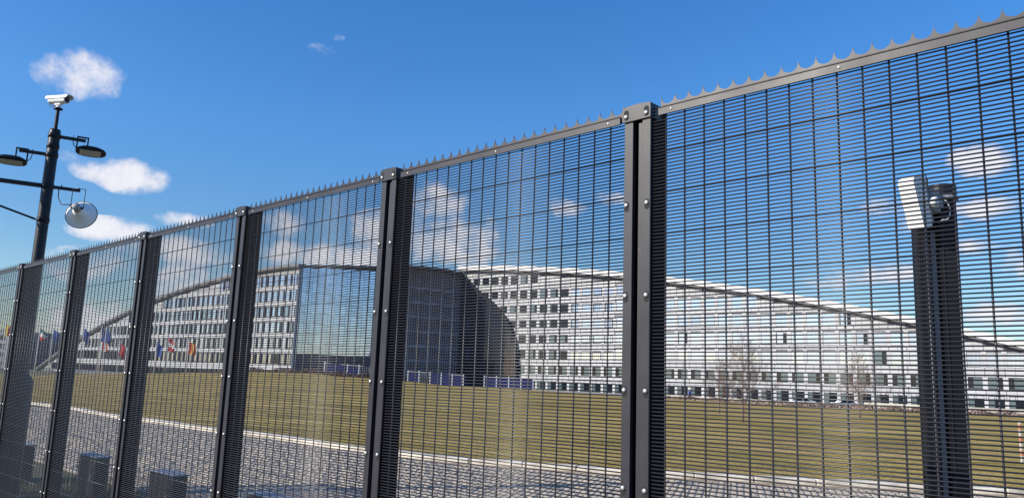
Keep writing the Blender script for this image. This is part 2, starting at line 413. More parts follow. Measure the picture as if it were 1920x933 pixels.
b_.obj('setts', sett, paving, kind='stuff')

# kerb: one block after another along the lawn
kerb = thing('kerb', 'long pale concrete kerb curving along the near edge of the lawn', 'kerb'); del kerb['category']; kerb['kind'] = 'structure'
kp = []
for u in us(800, -0.95, 1.1):
    y = lerp_tab(KERB, u)[0]; kp.append(Vector((u*y, y, 0)))
acc = 0; cut = [kp[0]]
for a, b in zip(kp, kp[1:]):
    acc += (b-a).length
    if acc >= 1.0: cut.append(b); acc = 0
kb = MB(); kb.bev((-0.493, -0.11, -0.05), (0.493, 0.11, 0.085), 0.014)
kme = kb.mesh('kerb_stone', concrete)
for a, b in zip(cut, cut[1:]):
    mid = (a+b)/2; dd = b-a
    o = link_obj('kerb_stone', kme, kerb, (mid.x, mid.y, random.uniform(-.004, .004)), math.atan2(dd.y, dd.x)); o.scale = (dd.length/1.0, 1, 1)

# grass strip at the foot of the fence
gb = MB()
for k in range(15000):
    s = random.uniform(-10.5, 3.0); n = random.uniform(0.1, 2.2) if random.random() < .85 else random.uniform(2.1, 2.6)
    q = fpt(s, n); h = random.uniform(.03, .10); w = random.uniform(.003, .007); a = random.uniform(0, 6.28)
    dx, dy = math.cos(a)*w, math.sin(a)*w; lx, ly = random.uniform(-.04, .04), random.uniform(-.04, .04)
    gb.add([(q.x-dx, q.y-dy, -.03), (q.x+dx, q.y+dy, -.03), (q.x+lx, q.y+ly, h)], [(0, 1, 2)])
gb.obj('grass', grassm, kind='stuff')
lb = MB()
for k in range(30000):
    u = random.uniform(-0.72, 0.72); yk = lerp_tab(KERB, u)[0]; dd_ = abs(random.gauss(0, 1))*4.0
    y = yk + 0.14 + dd_; x = u*y; h = random.uniform(.015, .05)*(1.5 if dd_ < .25 else 1); w = random.uniform(.004, .009); a = random.uniform(0, 3.14)
    dx, dy = math.cos(a)*w, math.sin(a)*w; z = zg(x, y)
    lb.add([(x-dx, y-dy, z), (x+dx, y+dy, z), (x+random.uniform(-.02, .02), y+random.uniform(-.02, .02), z+h)], [(0, 1, 2)])
lb.obj('lawn_grass', mat('dry_blade', (0.20, 0.17, 0.045), 0.85, 0, 0.35, 3, col2=(0.38, 0.30, 0.11)), kind='stuff')
sb = MB(); sb.add([tuple(fpt(-30, -6, -.02)), tuple(fpt(8, -6, -.02)), tuple(fpt(8, 2.12, -.02)), tuple(fpt(-30, 2.12, -.02))], [(0, 1, 2, 3)])
sb.obj('verge_soil', mat('verge_turf', (0.07, 0.08, 0.03), 0.95, 0, 0.4, 6, 0.8, 30, col2=(0.13, 0.115, 0.05)), kind='structure')

# ------------------------------------------------------------------ FENCE
NB = {-1: ('right of the frame edge', 1)}
# shared meshes (local x to the right along the fence, y away, z up; z = 0 is the bay's top reference at its left end)
b_ = MB(); b_.tube([(0.026, 0, SL*.026), (L-0.024, 0, SL*(L-.024))], 0.0025, 6); hw = b_.mesh('horizontal_wire', wirem)
b_ = MB(); b_.tube([(0.028, 0.0085, SL*.028), (L-0.026, 0.0085, SL*(L-.026))], 0.0024, 6); bw = b_.mesh('back_wire', wirem)
b_ = MB(); b_.tube([(0, 0.0045, -TOP+0.03), (0, 0.0045, -0.026)], 0.0031, 6); vw = b_.mesh('vertical_wire', wirem)
def sheared(mb_fn):
    b_ = MB(); mb_fn(b_); b_.v = [(x, y, z + SL*x) for x, y, z in b_.v]; return b_
def rail_fn(b):
    x0, x1 = 0.088, L-0.078
    b.bev((x0, -0.012, -0.061), (x1, -0.0045, -0.031), 0.0012)
    b.bev((x0, -0.0145, -0.034), (x1, -0.0115, -0.0305), 0.0012)
    b.box((x0+.001, -0.0044, -0.036), (x1-.001, 0.012, -0.0315))
railme = sheared(rail_fn).mesh('top_rail', steel)
def spike_fn(b):
    pit = 0.0565; x0 = 0.097; zb, zv, zt = -0.05, -0.020, 0.009
    y0, y1 = -0.0040, -0.0005
    prof = []
    for k in range(24):
        xs = x0 + pit*k
        prof += [(xs-0.0011, zt), (xs+0.0011, zt)]
        if k < 23:
            prof.append((xs+0.0013, zt-0.007))
            for t in (0.10, 0.2, 0.32, 0.44, 0.56, 0.68, 0.8, 0.90):
                c = (t-0.5)*2; prof.append((xs+0.0014+(pit-0.0028)*t, zv + (zt-0.007-zv)*(1-math.sqrt(max(0, 1-abs(c)**1.75)))))
            prof.append((xs+pit-0.0013, zt-0.007))
    # strip of quads down to the base line
    vs = [(x, y0, z) for x, z in prof] + [(x, y0, zb) for x, z in prof] + [(x, y1, z) for x, z in prof] + [(x, y1, zb) for x, z in prof]
    n = len(prof); fs = []
    for i in range(n-1):
        fs += [(i, n+i, n+i+1, i+1), (2*n+i, 2*n+i+1, 3*n+i+1, 3*n+i), (i, i+1, 2*n+i+1, 2*n+i)]
    fs += [(0, 2*n, 3*n, n), (n-1, 2*n-1, 4*n-1, 3*n-1)]
    b.add(vs, fs)
seamme = sheared(lambda b: b.box((0.09, -0.0062, -0.0305), (L-0.08, -0.0038, -0.0288))).mesh('seam', darkslot)
spikeme = sheared(spike_fn).mesh('spike_strip', steel)
def dome(b, r, h, y=0.0):
    prof = [(r, 0), (r*0.97, h*.35), (r*0.8, h*.72), (r*0.45, h*.95), (0.0001, h)]
    lathe(b, prof, (0, y, 0), Vector((0, -1, 0)), 16)
b_ = MB(); dome(b_, 0.0046, 0.003); rbolt = b_.mesh('rail_bolt', zinc)
b_ = MB(); dome(b_, 0.0088, 0.0075)
for_slot = b_
bolt = b_.mesh('bolt', zinc)
b_ = MB()
pl = [(0.0105*math.cos(a), 0.0105*math.sin(a) + (0.008 if math.sin(a) > 0 else -0.0105)) for a in [2*math.pi*(i+.5)/16 for i in range(16)]]
b_.prism(pl, -0.0006, 0.001, 0); slotme = b_.mesh('slot', darkslot)
wire_all = {}
def bay(k, label):
    """fence bay to the right of post k (post k is at its left end)"""
    zt = TOP - 0.0152*k
    P = PA - DB*k
    t = thing('fence_bay', label, 'fence panel', (P.x, P.y, 0), FRZ, 'mesh bays of the security fence')
    rows = int((zt - 0.08)/0.0127)
    if k <= 2:
        for j in range(rows):
            link_obj('horizontal_wire', hw, t, (0, 0, zt - 0.0269 - j*0.0127))
    else:
        b = MB()
        for j in range(rows):
            z = zt - 0.0269 - j*0.0127
            b.tube([(0.026, 0, z+SL*.026), (L-0.024, 0, z + SL*(L-.024))], 0.0025, 5, caps=False)
        b.obj('horizontal_wires', wirem, t, kind='stuff')
    for j in range(int((zt-0.2)/0.1524)+1):
        link_obj('back_wire', bw, t, (0, 0, zt - 0.192 - j*0.1524))
    for i in range(19):
        link_obj('vertical_wire', vw, t, (0.036 + 0.0762*i, 0, zt + SL*(0.036+0.0762*i)))
    r = link_obj('top_rail', railme, t, (0, 0, zt))
    link_obj('spike_strip', spikeme, t, (0, 0, zt)); link_obj('seam', seamme, t, (0, 0, zt))
    for x in (0.142, 0.735, 1.33):
        link_obj('bolt', rbolt, t, (x, -0.0121, zt + SL*x - 0.046))
    return t
def post(k, label):
    zt = TOP - 0.0152*k; P = PA - DB*k
    t = thing('fence_post', label, 'fence post', (P.x, P.y, 0), FRZ, 'posts of the security fence')
    b = MB()
    b.bev((-0.055, 0.006, 0), (-0.0185, 0.105, zt-0.004), 0.002)
    b.bev((0.0215, 0.006, 0), (0.055, 0.105, zt-0.004), 0.002)
    b.obj('post_core', hollow, t)
    b = MB(); b.box((-0.0186, 0.040, 0.01), (0.0005, 0.1045, zt-0.006)); b.bev((0.0006, -0.0045, 0.01), (0.0185, 0.1043, zt-0.07), 0.0012); b.obj('web', steel, t)
    for x0, x1 in ((-0.0565, -0.0185), (0.0215, 0.0575)):
        b = MB(); b.bev((x0, -0.0125, 0.02), (x1, -0.004, zt-0.058), 0.0012)
        b.box((x1-0.003 if x0 < 0 else x0, -0.0041, 0.02), (x1 if x0 < 0 else x0+0.003, 0.006, zt-0.06))
        b.obj('cover_strip', steel, t)
    b = MB()
    n = 8; prof = [(-0.061 + 0.122*i/n, zt - 0.004 + SL*(-0.061+0.122*i/n) + 0.004*math.sin(math.pi*i/n)) for i in range(n+1)]
    poly = [(-0.061, zt-0.062)] + [(0.061, zt-0.060)] + prof[::-1]
    b.prism(poly, -0.0205, -0.0135)
    b.box((0.0575, -0.0136, zt-0.060), (0.0610, 0.055, zt-0.004)); b.box((-0.0610, -0.0136, zt-0.060), (-0.0575, 0.055, zt-0.006))
    tv = [(x, y, z - 0.001) for x, z in prof for y in (-0.0136, 0.108)]
    b.add(tv, [(2*i, 2*i+2, 2*i+3, 2*i+1) for i in range(n)])
    b.obj('cap', steel, t)
    for side in (-0.044, 0.044):
        zz = zt - 0.034 + SL*side
        link_obj('slot', slotme, t, (side, -0.0208, zz)); link_obj('bolt', bolt, t, (side, -0.0210, zz-0.008))
        for j in range(1, 8):
            zz = zt - 0.045 - 0.335*j
            if zz < 0.05: break
            link_obj('slot', slotme, t, (side, -0.0127, zz-0.003)); link_obj('bolt', bolt, t, (side, -0.0135, zz+0.001))
    return t
BAYL = {-1: 'x',
        0: 'nearest and largest mesh bay, with the black sensor column behind it',
        1: 'mesh bay left of the widest post, in front of the dark curved shadow volume',
        2: 'third mesh bay from the right, in front of the blue reflecting glass end wall',
        3: 'fourth mesh bay from the right, with the red and yellow flag behind it',
        4: 'fifth mesh bay from the right, cluster of small red and blue flags behind it',
        5: 'sixth mesh bay from the right, under the floodlight and loudspeaker pole',
        6: 'narrow looking mesh bay cut off by the left edge of the photo',
        7: 'farthest mesh bay, off the left edge beyond the last post in view'}
POSTL = {-1: 'fence post just off the right edge at the near end of the fence',
         0: 'nearest and widest dark grey fence post with bright dome bolts, right of the centre',
         1: 'second largest fence post, just left of the shaded facade',
         2: 'third fence post from the right, left of the blue glass end wall',
         3: 'fourth fence post from the right, right of the red flag cluster',
         4: 'fifth fence post from the right, standing left of the cluster of small flags',
         5: 'last fence post in view at the left edge, left of the tall floodlight pole',
         6: 'fence post just off the left edge', 7: 'farthest fence post off the left edge'}
for k in range(0, 8): bay(k, BAYL[k])
for k in range(-1, 8): post(k, POSTL[k])
link_b = bay  # bay k lies right of post k; bay 0 spans to post -1

# ------------------------------------------------------------------ cabinets behind the fence
cab = []
for (x, y, lab) in [(-6.69, 11.0, 'leftmost low grey cabinet on the verge behind the fence'), (-5.13, 9.94, 'second low grey cabinet from the left behind the fence'),
                    (-3.63, 8.62, 'third low grey cabinet from the left behind the fence'), (-2.11, 7.31, 'rightmost low grey cabinet, only its top edge in view at the bottom')]:
    t = thing('low_cabinet', lab, 'cabinet', (x, y, 0), FRZ, 'low grey cabinets behind the fence')
    b = MB(); b.bev((-0.34, -0.03, -0.05), (0.24, 0.13, 0.47), 0.006); b.obj('body', cabm, t)
    b = MB(); b.bev((-0.355, -0.045, 0.472), (0.255, 0.145, 0.49), 0.005); b.obj('lid', cabtop, t)
    b = MB(); b.bev((-0.2, -0.036, 0.03), (0.2, -0.0305, 0.42), 0.002); b.obj('door', cabm, t)
    b = MB(); b.bev((0.14, -0.05, 0.2), (0.155, -0.0365, 0.28), 0.002); b.obj('handle', greyp, t)

# ------------------------------------------------------------------ lamp, camera and loudspeaker pole
PX, PY = -5.985, 9.7
t = thing('utility_pole', 'tall dark round pole behind the fence carrying floodlights, camera and loudspeaker', 'pole', (PX, PY, 0))
b = MB(); lathe(b, [(0.135, 0), (0.135, 1.34), (0.12, 1.40), (0.072, 1.46)], n=24); b.obj('base_sleeve', polem, t)
b = MB(); lathe(b, [(0.070, 1.40), (0.067, 4.56), (0.062, 4.585), (0.0001, 4.60)], n=28); b.obj('shaft', polem, t)
b = MB(); lathe(b, [(0.024, 4.58), (0.022, 4.86)], n=14); lathe(b, [(0.055, 4.86), (0.055, 4.875), (0.02, 4.89)], n=16); b.obj('camera_mast', polem, t)
for zc_ in (4.50, 4.36, 4.24, 3.83, 3.39):
    b = MB(); lathe(b, [(0.067, -0.03), (0.0745, -0.028), (0.0745, 0.028), (0.067, 0.03)], (0, 0, zc_), n=28)
    b.bev((-0.018, -0.094, zc_-0.02), (0.018, -0.070, zc_+0.02), 0.003)
    b.obj('clamp', polem, t)
    b = MB(); lathe(b, [(0.008, 0), (0.008, 0.012), (0.0001, 0.014)], (0.0, -0.094, zc_), (0, -1, 0), 10); b.obj('clamp_bolt', zinc, t)
ad = Vector((0.86, 0.51, 0))
def arm(z, r0, r1, w=0.024, dz=0.0):
    b = MB(); a = ad*r0; c = ad*r1
    n_ = Vector((-ad.y, ad.x, 0))*w*0.8
    vs = []
    for p_, zz in ((a, z), (c, z+dz)):
        for s1, s2 in ((-1, -1), (1, -1), (1, 1), (-1, 1)): vs.append(p_ + n_*s1 + Vector((0, 0, zz + s2*w)))
    b.add(vs, [(0, 3, 2, 1), (4, 5, 6, 7), (0, 1, 5, 4), (1, 2, 6, 5), (2, 3, 7, 6), (3, 0, 4, 7)])
    return b.obj('arm', polem, t)
arm(4.50, 0.06, 0.36, 0.02, 0.0); arm(4.245, -0.36, -0.06, 0.02, 0.0)
arm(3.83, 0.06, 0.37, 0.02, 0.0); arm(3.83, -1.75, -0.06, 0.026, 0.0)
b = MB(); b.tube([tuple(ad*-1.45 + Vector((0, 0, 4.32-.52))), tuple(ad*-0.08 + Vector((0, 0, 3.39)))], 0.013, 8); b.obj('brace', polem, t)
b = MB(); b.tube([(0.088, -0.02, 4.44), (0.10, -0.02, 4.43), (0.30, -0.0, 4.43)], 0.006, 6)
# floodlights
def floodlight(lab, c, yaw, tilt, flip):
    f = thing('floodlight', lab, 'floodlight', c, yaw, 'floodlights on the pole'); f.scale = (1.12, 1.12, 1.12)
    b = MB(); n = 20; rings = []
    for (sx, sy, z) in ((0.165, 0.085, -0.012), (0.175, 0.095, 0.0), (0.165, 0.09, 0.018), (0.12, 0.07, 0.042), (0.06, 0.04, 0.052)):
        rings.append([( (abs(math.cos(a))**0.7)*math.copysign(1, math.cos(a))*sx*(1.0 if math.cos(a) > 0 else 0.86), (abs(math.sin(a))**0.75)*math.copysign(1, math.sin(a))*sy, z) for a in [2*math.pi*i/n for i in range(n)]])
    vs = [v for r_ in rings for v in r_]
    fs = [(k*n+j, k*n+(j+1)%n, (k+1)*n+(j+1)%n, (k+1)*n+j) for k in range(4) for j in range(n)] + [tuple(range(n-1, -1, -1)), tuple(range(4*n, 5*n))]
    b.add(vs, fs, 0, False); o = b.obj('housing', polem, f, rot=(tilt, 0, 0))
    b = MB(); b.bev((-0.105, -0.06, -0.0185), (0.115, 0.06, -0.013), 0.002); b.obj('lamp_glass', lampglass, f, rot=(tilt, 0, 0))
    b = MB()
    for s in (-1, 1): b.bev((-0.085+0.055*s-0.008, -0.012, 0.03), (-0.085+0.055*s+0.008, 0.012, 0.165), 0.002)
    b.bev((-0.148, -0.013, 0.155), (-0.022, 0.013, 0.170), 0.002)
    b.obj('bracket', polem, f)
    b = MB(); b.tube([(-0.18, 0, 0.175), (-0.185, 0, 0.12), (-0.175, 0, 0.06), (-0.14, 0, 0.02)], 0.005, 6); b.obj('cable', rubber, f)
    return f
yaw = math.atan2(ad.y, ad.x)
q = ad*0.42
floodlight('upper floodlight on the right arm of the pole below the camera', (PX+q.x, PY+q.y, 4.36), yaw, R(-20), 1)
q = ad*-0.42
floodlight('lower floodlight on the left arm of the pole at the photo edge', (PX+q.x, PY+q.y, 4.09), yaw + math.pi, R(14), -1)
# CCTV camera
c_cam = thing('security_camera', 'small white camera in a weather housing on top of the dark pole', 'camera', (PX, PY, 4.885), R(-14))
b = MB(); prof = []
n = 18
def rr(a, w, h): return (math.copysign(abs(math.cos(a))**0.7, math.cos(a))*w, math.copysign(abs(math.sin(a))**0.7, math.sin(a))*h)
vs = []
for xx, sc in ((-0.14, 0.9), (-0.13, 1.0), (0.115, 1.0), (0.12, 0.97)):
    for i in range(n):
        yy, zz = rr(2*math.pi*i/n, 0.050*sc, 0.046*sc); vs.append((xx, yy, zz+0.10))
b.add(vs, [(k*n+j, k*n+(j+1)%n, (k+1)*n+(j+1)%n, (k+1)*n+j) for k in range(3) for j in range(n)] + [tuple(range(n-1, -1, -1)), tuple(range(3*n, 4*n))], 0, False)
b.obj('housing', whitep, c_cam)
b = MB(); vs = []
for xx in (-0.165, 0.17):
    for rad in (0.062, 0.058):
        for i in range(11):
            a = math.pi*(0.02 + 0.96*i/10); yy, zz = rr(a, rad, rad); vs.append((xx if i not in (0, 10) or xx < 0 else xx-0.03, yy, zz+0.103))
m11 = 11
fs = [(i, i+1, 22+i+1, 22+i) for i in range(10)] + [(11+i, 33+i, 33+i+1, 11+i+1) for i in range(10)] + [(22+i, 22+i+1, 33+i+1, 33+i) for i in range(10)] + [(i, 11+i, 12+i, i+1) for i in range(10)] + [(0, 22, 33, 11), (10, 21, 43, 32)]
b.add(vs, fs, 0, False); b.obj('sunshield', whitep, c_cam)
b = MB(); lathe(b, [(0.040, 0), (0.040, 0.006), (0.026, 0.007), (0.024, 0.003), (0.0001, 0.003)], (0.1205, 0, 0.10), (1, 0, 0), 20); b.obj('lens', lens, c_cam)
b = MB(); b.bev((-0.05, -0.025, 0.03), (0.045, 0.025, 0.055), 0.004); lathe(b, [(0.03, 0.0), (0.03, 0.014), (0.018, 0.016), (0.018, 0.034)], n=14); b.obj('mount', whitep, c_cam)
b = MB(); b.tube([(-0.135, 0, 0.07), (-0.15, 0.0, 0.045), (-0.12, 0, 0.025), (-0.05, 0, 0.02)], 0.005, 6); b.obj('cable', rubber, c_cam)
# horn loudspeaker
q = ad*0.40
hx = Vector((-5.59, 9.78, 3.54))
h_ = thing('horn_loudspeaker', 'pale grey horn loudspeaker hanging from the lower right arm of the pole', 'loudspeaker', tuple(hx))
ax_ = Vector((-0.22, 0.95, -0.24)).normalized()
b = MB(); lathe(b, [(0.045, -0.06), (0.052, -0.05), (0.078, 0.0), (0.112, 0.055), (0.150, 0.095), (0.176, 0.115), (0.190, 0.120), (0.186, 0.122), (0.12, 0.075), (0.05, 0.0)], (0, 0, 0), ax_, 40); b.obj('horn', hornm, h_)
b = MB(); lathe(b, [(0.188, 0.1165), (0.1925, 0.118), (0.1925, 0.124), (0.187, 0.1255)], (0, 0, 0), ax_, 40); b.obj('rim', rubber, h_)
b = MB(); lathe(b, [(0.0001, -0.165), (0.036, -0.163), (0.046, -0.15), (0.048, -0.07), (0.05, -0.058), (0.03, -0.05)], (0, 0, 0), ax_, 24); b.obj('driver', greyp, h_)
sx = Vector((ax_.y, -ax_.x, 0)).normalized()
b = MB()
for s in (-1, 1):
    a0 = ax_*-0.09 + sx*0.075*s; b.tube([tuple(a0), (a0.x, a0.y, 0.27)], 0.0045, 6)
    lathe(b, [(0.016, 0), (0.016, 0.018), (0.0001, 0.02)], tuple(ax_*-0.09 + sx*0.05*s), sx*s, 12)
a0 = ax_*-0.09
b.tube([(a0.x-sx.x*0.075, a0.y-sx.y*0.075, 0.27), (a0.x+sx.x*0.075, a0.y+sx.y*0.075, 0.27)], 0.0045, 6)
b.tube([(a0.x, a0.y, 0.27), (a0.x, a0.y, 0.285)], 0.007, 6)
b.obj('bracket', rubber, h_)
b = MB(); e = ax_*-0.16
pts = [(-0.20, -0.10, 0.31), (-0.225, -0.115, 0.24), (-0.215, -0.12, 0.14), (-0.16, -0.13, 0.05), (e.x-0.02, e.y, e.z+0.01)]
b.tube(pts, 0.006, 6); b.obj('cable', rubber, h_)

# ------------------------------------------------------------------ sensor column behind the nearest bay
cx, cy = 2.405, 4.38
CT = 2.80
t = thing('sensor_column', 'thick black ribbed column behind the nearest fence bay', 'column', (cx+0.024, cy-0.008, 0), R(-20)); t.scale = (0.90, 0.9, 1)
b = MB()
W2 = 0.128; 
# profile in plan: rounded shell with a recessed channel on the camera side
prof = []
for i in range(13):
    a = math.pi*(-0.12) + math.pi*1.24*i/12; prof.append((math.cos(a)*W2, 0.03+math.sin(a)*W2*0.9))
prof += [(-0.118, -0.085), (-0.105, -0.10), (-0.045, -0.10), (-0.042, -0.03), (0.012, -0.03), (0.015, -0.10), (0.10, -0.10), (0.118, -0.085)]
b.prism(prof, 0, CT-0.05, 0, 'z'); b.obj('shell', columnm, t)
b = MB(); b.bev((-0.032, -0.045, 0.0), (-0.001, -0.031, CT-0.25), 0.003); b.obj('channel_strip', greyp, t)
for x in (-0.075, 0.03, 0.112):
    b = MB(); b.bev((x-0.004, -0.108, 0.02), (x+0.004, -0.0985, CT-0.16), 0.002); b.obj('rib', polem, t)
b = MB()
cap = []
for i in range(24): a = 2*math.pi*i/24; cap.append((0.045+math.cos(a)*0.095, 0.0+math.sin(a)*0.12))
b.prism(cap, CT-0.052, CT+0.012, 0, 'z')
b.obj('cap', polem, t)
b = MB()
cap2 = [(0.045+(x-.045)*1.08, y*1.08) for x, y in cap]; b.prism(cap2, CT-0.07, CT-0.053, 0, 'z'); b.obj('cap_ring', greyp, t)
b = MB(); b.tube([(-0.035, -0.06, CT-0.05), (-0.035, -0.06, CT+0.055)], [0.010, 0.006], 8); b.tube([(-0.035, -0.06, CT+0.05), (-0.045, -0.06, CT+0.088)], 0.004, 6); b.obj('aerial', rubber, t)

# sensor head
hx, hy, hz = 2.245, 4.22, 2.685
s_ = thing('sensor_head', 'white boxy outdoor sensor head tilted on the side of the black column', 'sensor', (hx, hy, hz), R(27))
def tiltx(b, ang):
    c, s = math.cos(ang), math.sin(ang); b.v = [(x*c+z*s, y, -x*s+z*c) for x, y, z in b.v]
b = MB()
# rounded-front housing: outline in x,z extruded in y
pr = [(-0.035, -0.145), (0.035, -0.145), (0.04, -0.13), (0.05, 0.11), (0.035, 0.135), (0.0, 0.148), (-0.035, 0.138), (-0.048, 0.115)]
b.prism(pr, -0.05, 0.045); tiltx(b, R(-14)); b.obj('housing', whitep, s_)
b = MB(); b.bev((0.046, -0.042, -0.13), (0.078, 0.04, 0.12), 0.008); tiltx(b, R(-14)); b.obj('rear_cover', greyp, s_)
b = MB(); lathe(b, [(0.026, 0), (0.03, 0.006), (0.03, 0.03), (0.012, 0.034), (0.0001, 0.034)], (0.075, -0.048, 0.0), (0.1, -1, 0), 20); b.obj('hinge', whitep, s_)
b = MB(); b.bev((0.085, -0.05, -0.045), (0.155, 0.03, 0.045), 0.006); b.bev((0.10, -0.04, 0.04), (0.17, 0.03, 0.085), 0.006); b.bev((0.13, -0.055, -0.02), (0.175, -0.01, 0.03), 0.005); b.obj('bracket', greyp, s_)
b = MB()
pts = []
for i in range(9):
    a = math.pi*(0.45 - 1.0*i/8); pts.append((0.14+0.055*math.cos(a), -0.075, -0.035+0.06*math.sin(a)))
pts += [(0.10, -0.07, -0.112), (0.075, -0.06, -0.112)]
b.tube(pts, 0.004, 6); b.obj('cable', whitep, s_)
# marker post at the right edge
t = thing('marker_post', 'short white and orange marker post on the lawn at the right edge', 'marker post', (13.03, 20.0, zg(13.03, 20)))
b = MB(); b.bev((-0.028, -0.028, -0.05), (0.028, 0.028, 1.02), 0.006); b.obj('post', markw, t)
for z in (0.18, 0.5, 0.82):
    b = MB(); b.bev((-0.03, -0.03, z), (0.03, 0.03, z+0.14), 0.004); b.obj('reflective_band', orange, t)

# ------------------------------------------------------------------ BUILDINGS
def window_meshes():
    """(frame mesh, pane mesh) pairs. local: x centred, z from 0, y = 0 wall face, -y outward"""
    out = {}
    def mk(key, w, h, cuts, fm, gm, gm2=None):
        f = MB(); fw = 0.07
        f.box((-w/2, -0.10, 0), (w/2, 0.0, fw)); f.box((-w/2, -0.10, h-fw), (w/2, 0.0, h))
        f.box((-w/2, -0.101, fw), (-w/2+fw, 0.0, h-fw)); f.box((w/2-fw, -0.101, fw), (w/2, 0.0, h-fw))
        for c in cuts: f.box((c-0.035, -0.095, fw), (c+0.035, 0.0, h-fw))
        g = MB(); xs = [-w/2+fw] + list(cuts) + [w/2-fw]
        for i, (a, b) in enumerate(zip(xs, xs[1:])):
            g.add([(a, -0.05, fw), (b, -0.05, fw), (b, -0.05, h-fw), (a, -0.05, h-fw)], [(0, 1, 2, 3)], 1 if (gm2 and (b-a) < w*0.4) else 0)
        out[key] = (f.mesh('window', fm), g.mesh('pane', [gm, gm2 or gm]))
    mk('pale', 2.5, 1.9, [-0.5, 0.45], framew, glass_pale, glass_sky)
    mk('pale2', 2.5, 1.9, [0.2, 0.6], framew, glass_pale, glass_pale)
    mk('sky', 2.5, 1.9, [-0.2, 0.45], framew, glass_sky, glass_sky)
    mk('skydark', 2.3, 1.9, [-0.75, -0.1, 0.5], framed, glass_sky, glass_sky)
    mk('slot', 2.5, 1.9, [-0.9, 0.3], framew, glass_pale, glass_dark)
    mk('leftband', 2.3, 1.9, [-0.8, 0.3], framed, glass_sky, glass_dark)
    mk('teal', 2.5, 2.1, [-0.8, -0.35], framed, glass_teal, glass_dark)
    mk('teal2', 2.5, 2.1, [0.5], framed, glass_teal, glass_dark)
    mk('dark', 2.1, 2.0, [0.0], framed, glass_dark, glass_teal)
    mk('dark2', 2.1, 2.0, [-0.4, 0.4], framed, glass_blue, glass_dark)
    mk('shop', 2.6, 2.7, [-0.3], framed, glass_dark, glass_teal)
    mk('strip', 2.75, 2.3, [-0.9, 0.0, 0.9], framed, glass_blue, glass_dark)
    return out
WM = window_meshes()
def panel_mesh(w, h, t=0.06):
    b = MB()
    if w > 2: b.box((-w/2+.03, -t, 0), (-0.035, 0, h-.02)); b.box((0.035, -t, 0), (w/2-.03, 0, h-.02))
    else: b.box((-w/2, -t, 0), (w/2, 0, h))
    return b.mesh('panel', panelw)
PN = panel_mesh(3.22, 0.98)
PIER = panel_mesh(0.86, 2.25, 0.14)
PIERN = panel_mesh(0.66, 2.25, 0.14)
b_ = MB(); b_.box((-0.2, -0.32, 0), (0.2, 0, 2.2)); PIERL = b_.mesh('pier', framed)
PNL = panel_mesh(2.68, 0.98)
BASEZ = -3.0
def wing(name, label, origin, e, length, hfun, style, roof_mats, fascia_h, over, depth, seed, bay_w=3.3, x_from=0.0, flo=4.05, z0=-1.75, pier=None, wz=lambda i, f: 1.0):
    rnd = random.Random(seed)
    t = thing(name, label, 'building', (origin[0], origin[1], 0), math.atan2(e[1], e[0]), 'curved-roof office wings')
    xs = us(int(length/3)+2, 0, length)
    prof = [(x, max(BASEZ+0.1, hfun(x)-fascia_h)) for x in xs]
    b = MB(); b.prism([(0, BASEZ), (length, BASEZ)] + prof[::-1], 0.0, depth); b.obj('wall', wallw, t)
    # roof: shell with real thickness following the arc, overhanging the facade
    b = MB(); vs = []
    xr = us(int(length/3)+4, -1.2, length+1.2)
    for x in xr:
        h = max(BASEZ+fascia_h+0.15, hfun(x))
        vs += [(x, -over, h), (x, depth+1.5, h), (x, depth+1.5, h-fascia_h*0.6), (x, -over, h-fascia_h)]
    fs = []
    for i in range(len(xr)-1):
        a = i*4
        fs += [(a, a+4, a+5, a+1), (a+1, a+5, a+6, a+2), (a+2, a+6, a+7, a+3), (a+3, a+7, a+4, a)]
    fs += [(0, 1, 2, 3), (len(vs)-1, len(vs)-2, len(vs)-3, len(vs)-4)]
    b.add(vs, fs); b.obj('roof', roof_mats[0], t)
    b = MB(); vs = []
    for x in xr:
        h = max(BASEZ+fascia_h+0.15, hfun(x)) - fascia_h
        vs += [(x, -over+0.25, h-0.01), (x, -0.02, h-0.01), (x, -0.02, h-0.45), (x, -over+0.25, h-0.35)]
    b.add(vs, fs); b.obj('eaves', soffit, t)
    nb = int(length/bay_w)
    for i in range(nb):
        xc_ = (i+0.5)*bay_w
        if xc_ < x_from: continue
        top = min(hfun(xc_-bay_w/2), hfun(xc_+bay_w/2)) - fascia_h - 0.5
        f = 0
        while True:
            zc0 = z0 + f*flo                # bottom of window
            if zc0 + 2.35 > top: break
            key = style(i, f, rnd); wq = wz(i, f)
            if key:
                fm, gm = WM[key]
                jog = rnd.uniform(-0.18, 0.18) if f > 1 else 0
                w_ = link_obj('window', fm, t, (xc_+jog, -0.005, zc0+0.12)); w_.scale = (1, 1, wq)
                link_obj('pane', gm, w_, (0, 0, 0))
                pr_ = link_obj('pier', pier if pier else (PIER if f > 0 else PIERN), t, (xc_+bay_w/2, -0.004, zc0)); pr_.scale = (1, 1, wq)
            else:
                link_obj('panel', (PNL if bay_w < 3 else PN), t, (xc_, -0.003, zc0+0.1)); link_obj('panel', (PNL if bay_w < 3 else PN), t, (xc_, -0.003, zc0+1.15))
            z = zc0 + 2.30*wq
            lim = zc0 + flo - 0.02
            rem = min(lim, top+0.3) - z
            if rem > 0.35:
                npn = max(1, round(rem/0.98)); hp = rem/npn
                for q in range(npn):
                    o_ = link_obj('panel', (PNL if bay_w < 3 else PN), t, (xc_, -0.002, z+hp*q)); o_.scale = (1, 1, hp/0.98)
            f += 1
        # plain panels up to the eaves
        z = z0 + f*flo + 0.05
        while z + 1.0 < top + 0.35:
            link_obj('panel', (PNL if bay_w < 3 else PN), t, (xc_, -0.002, z)); z += 1.04
    return t
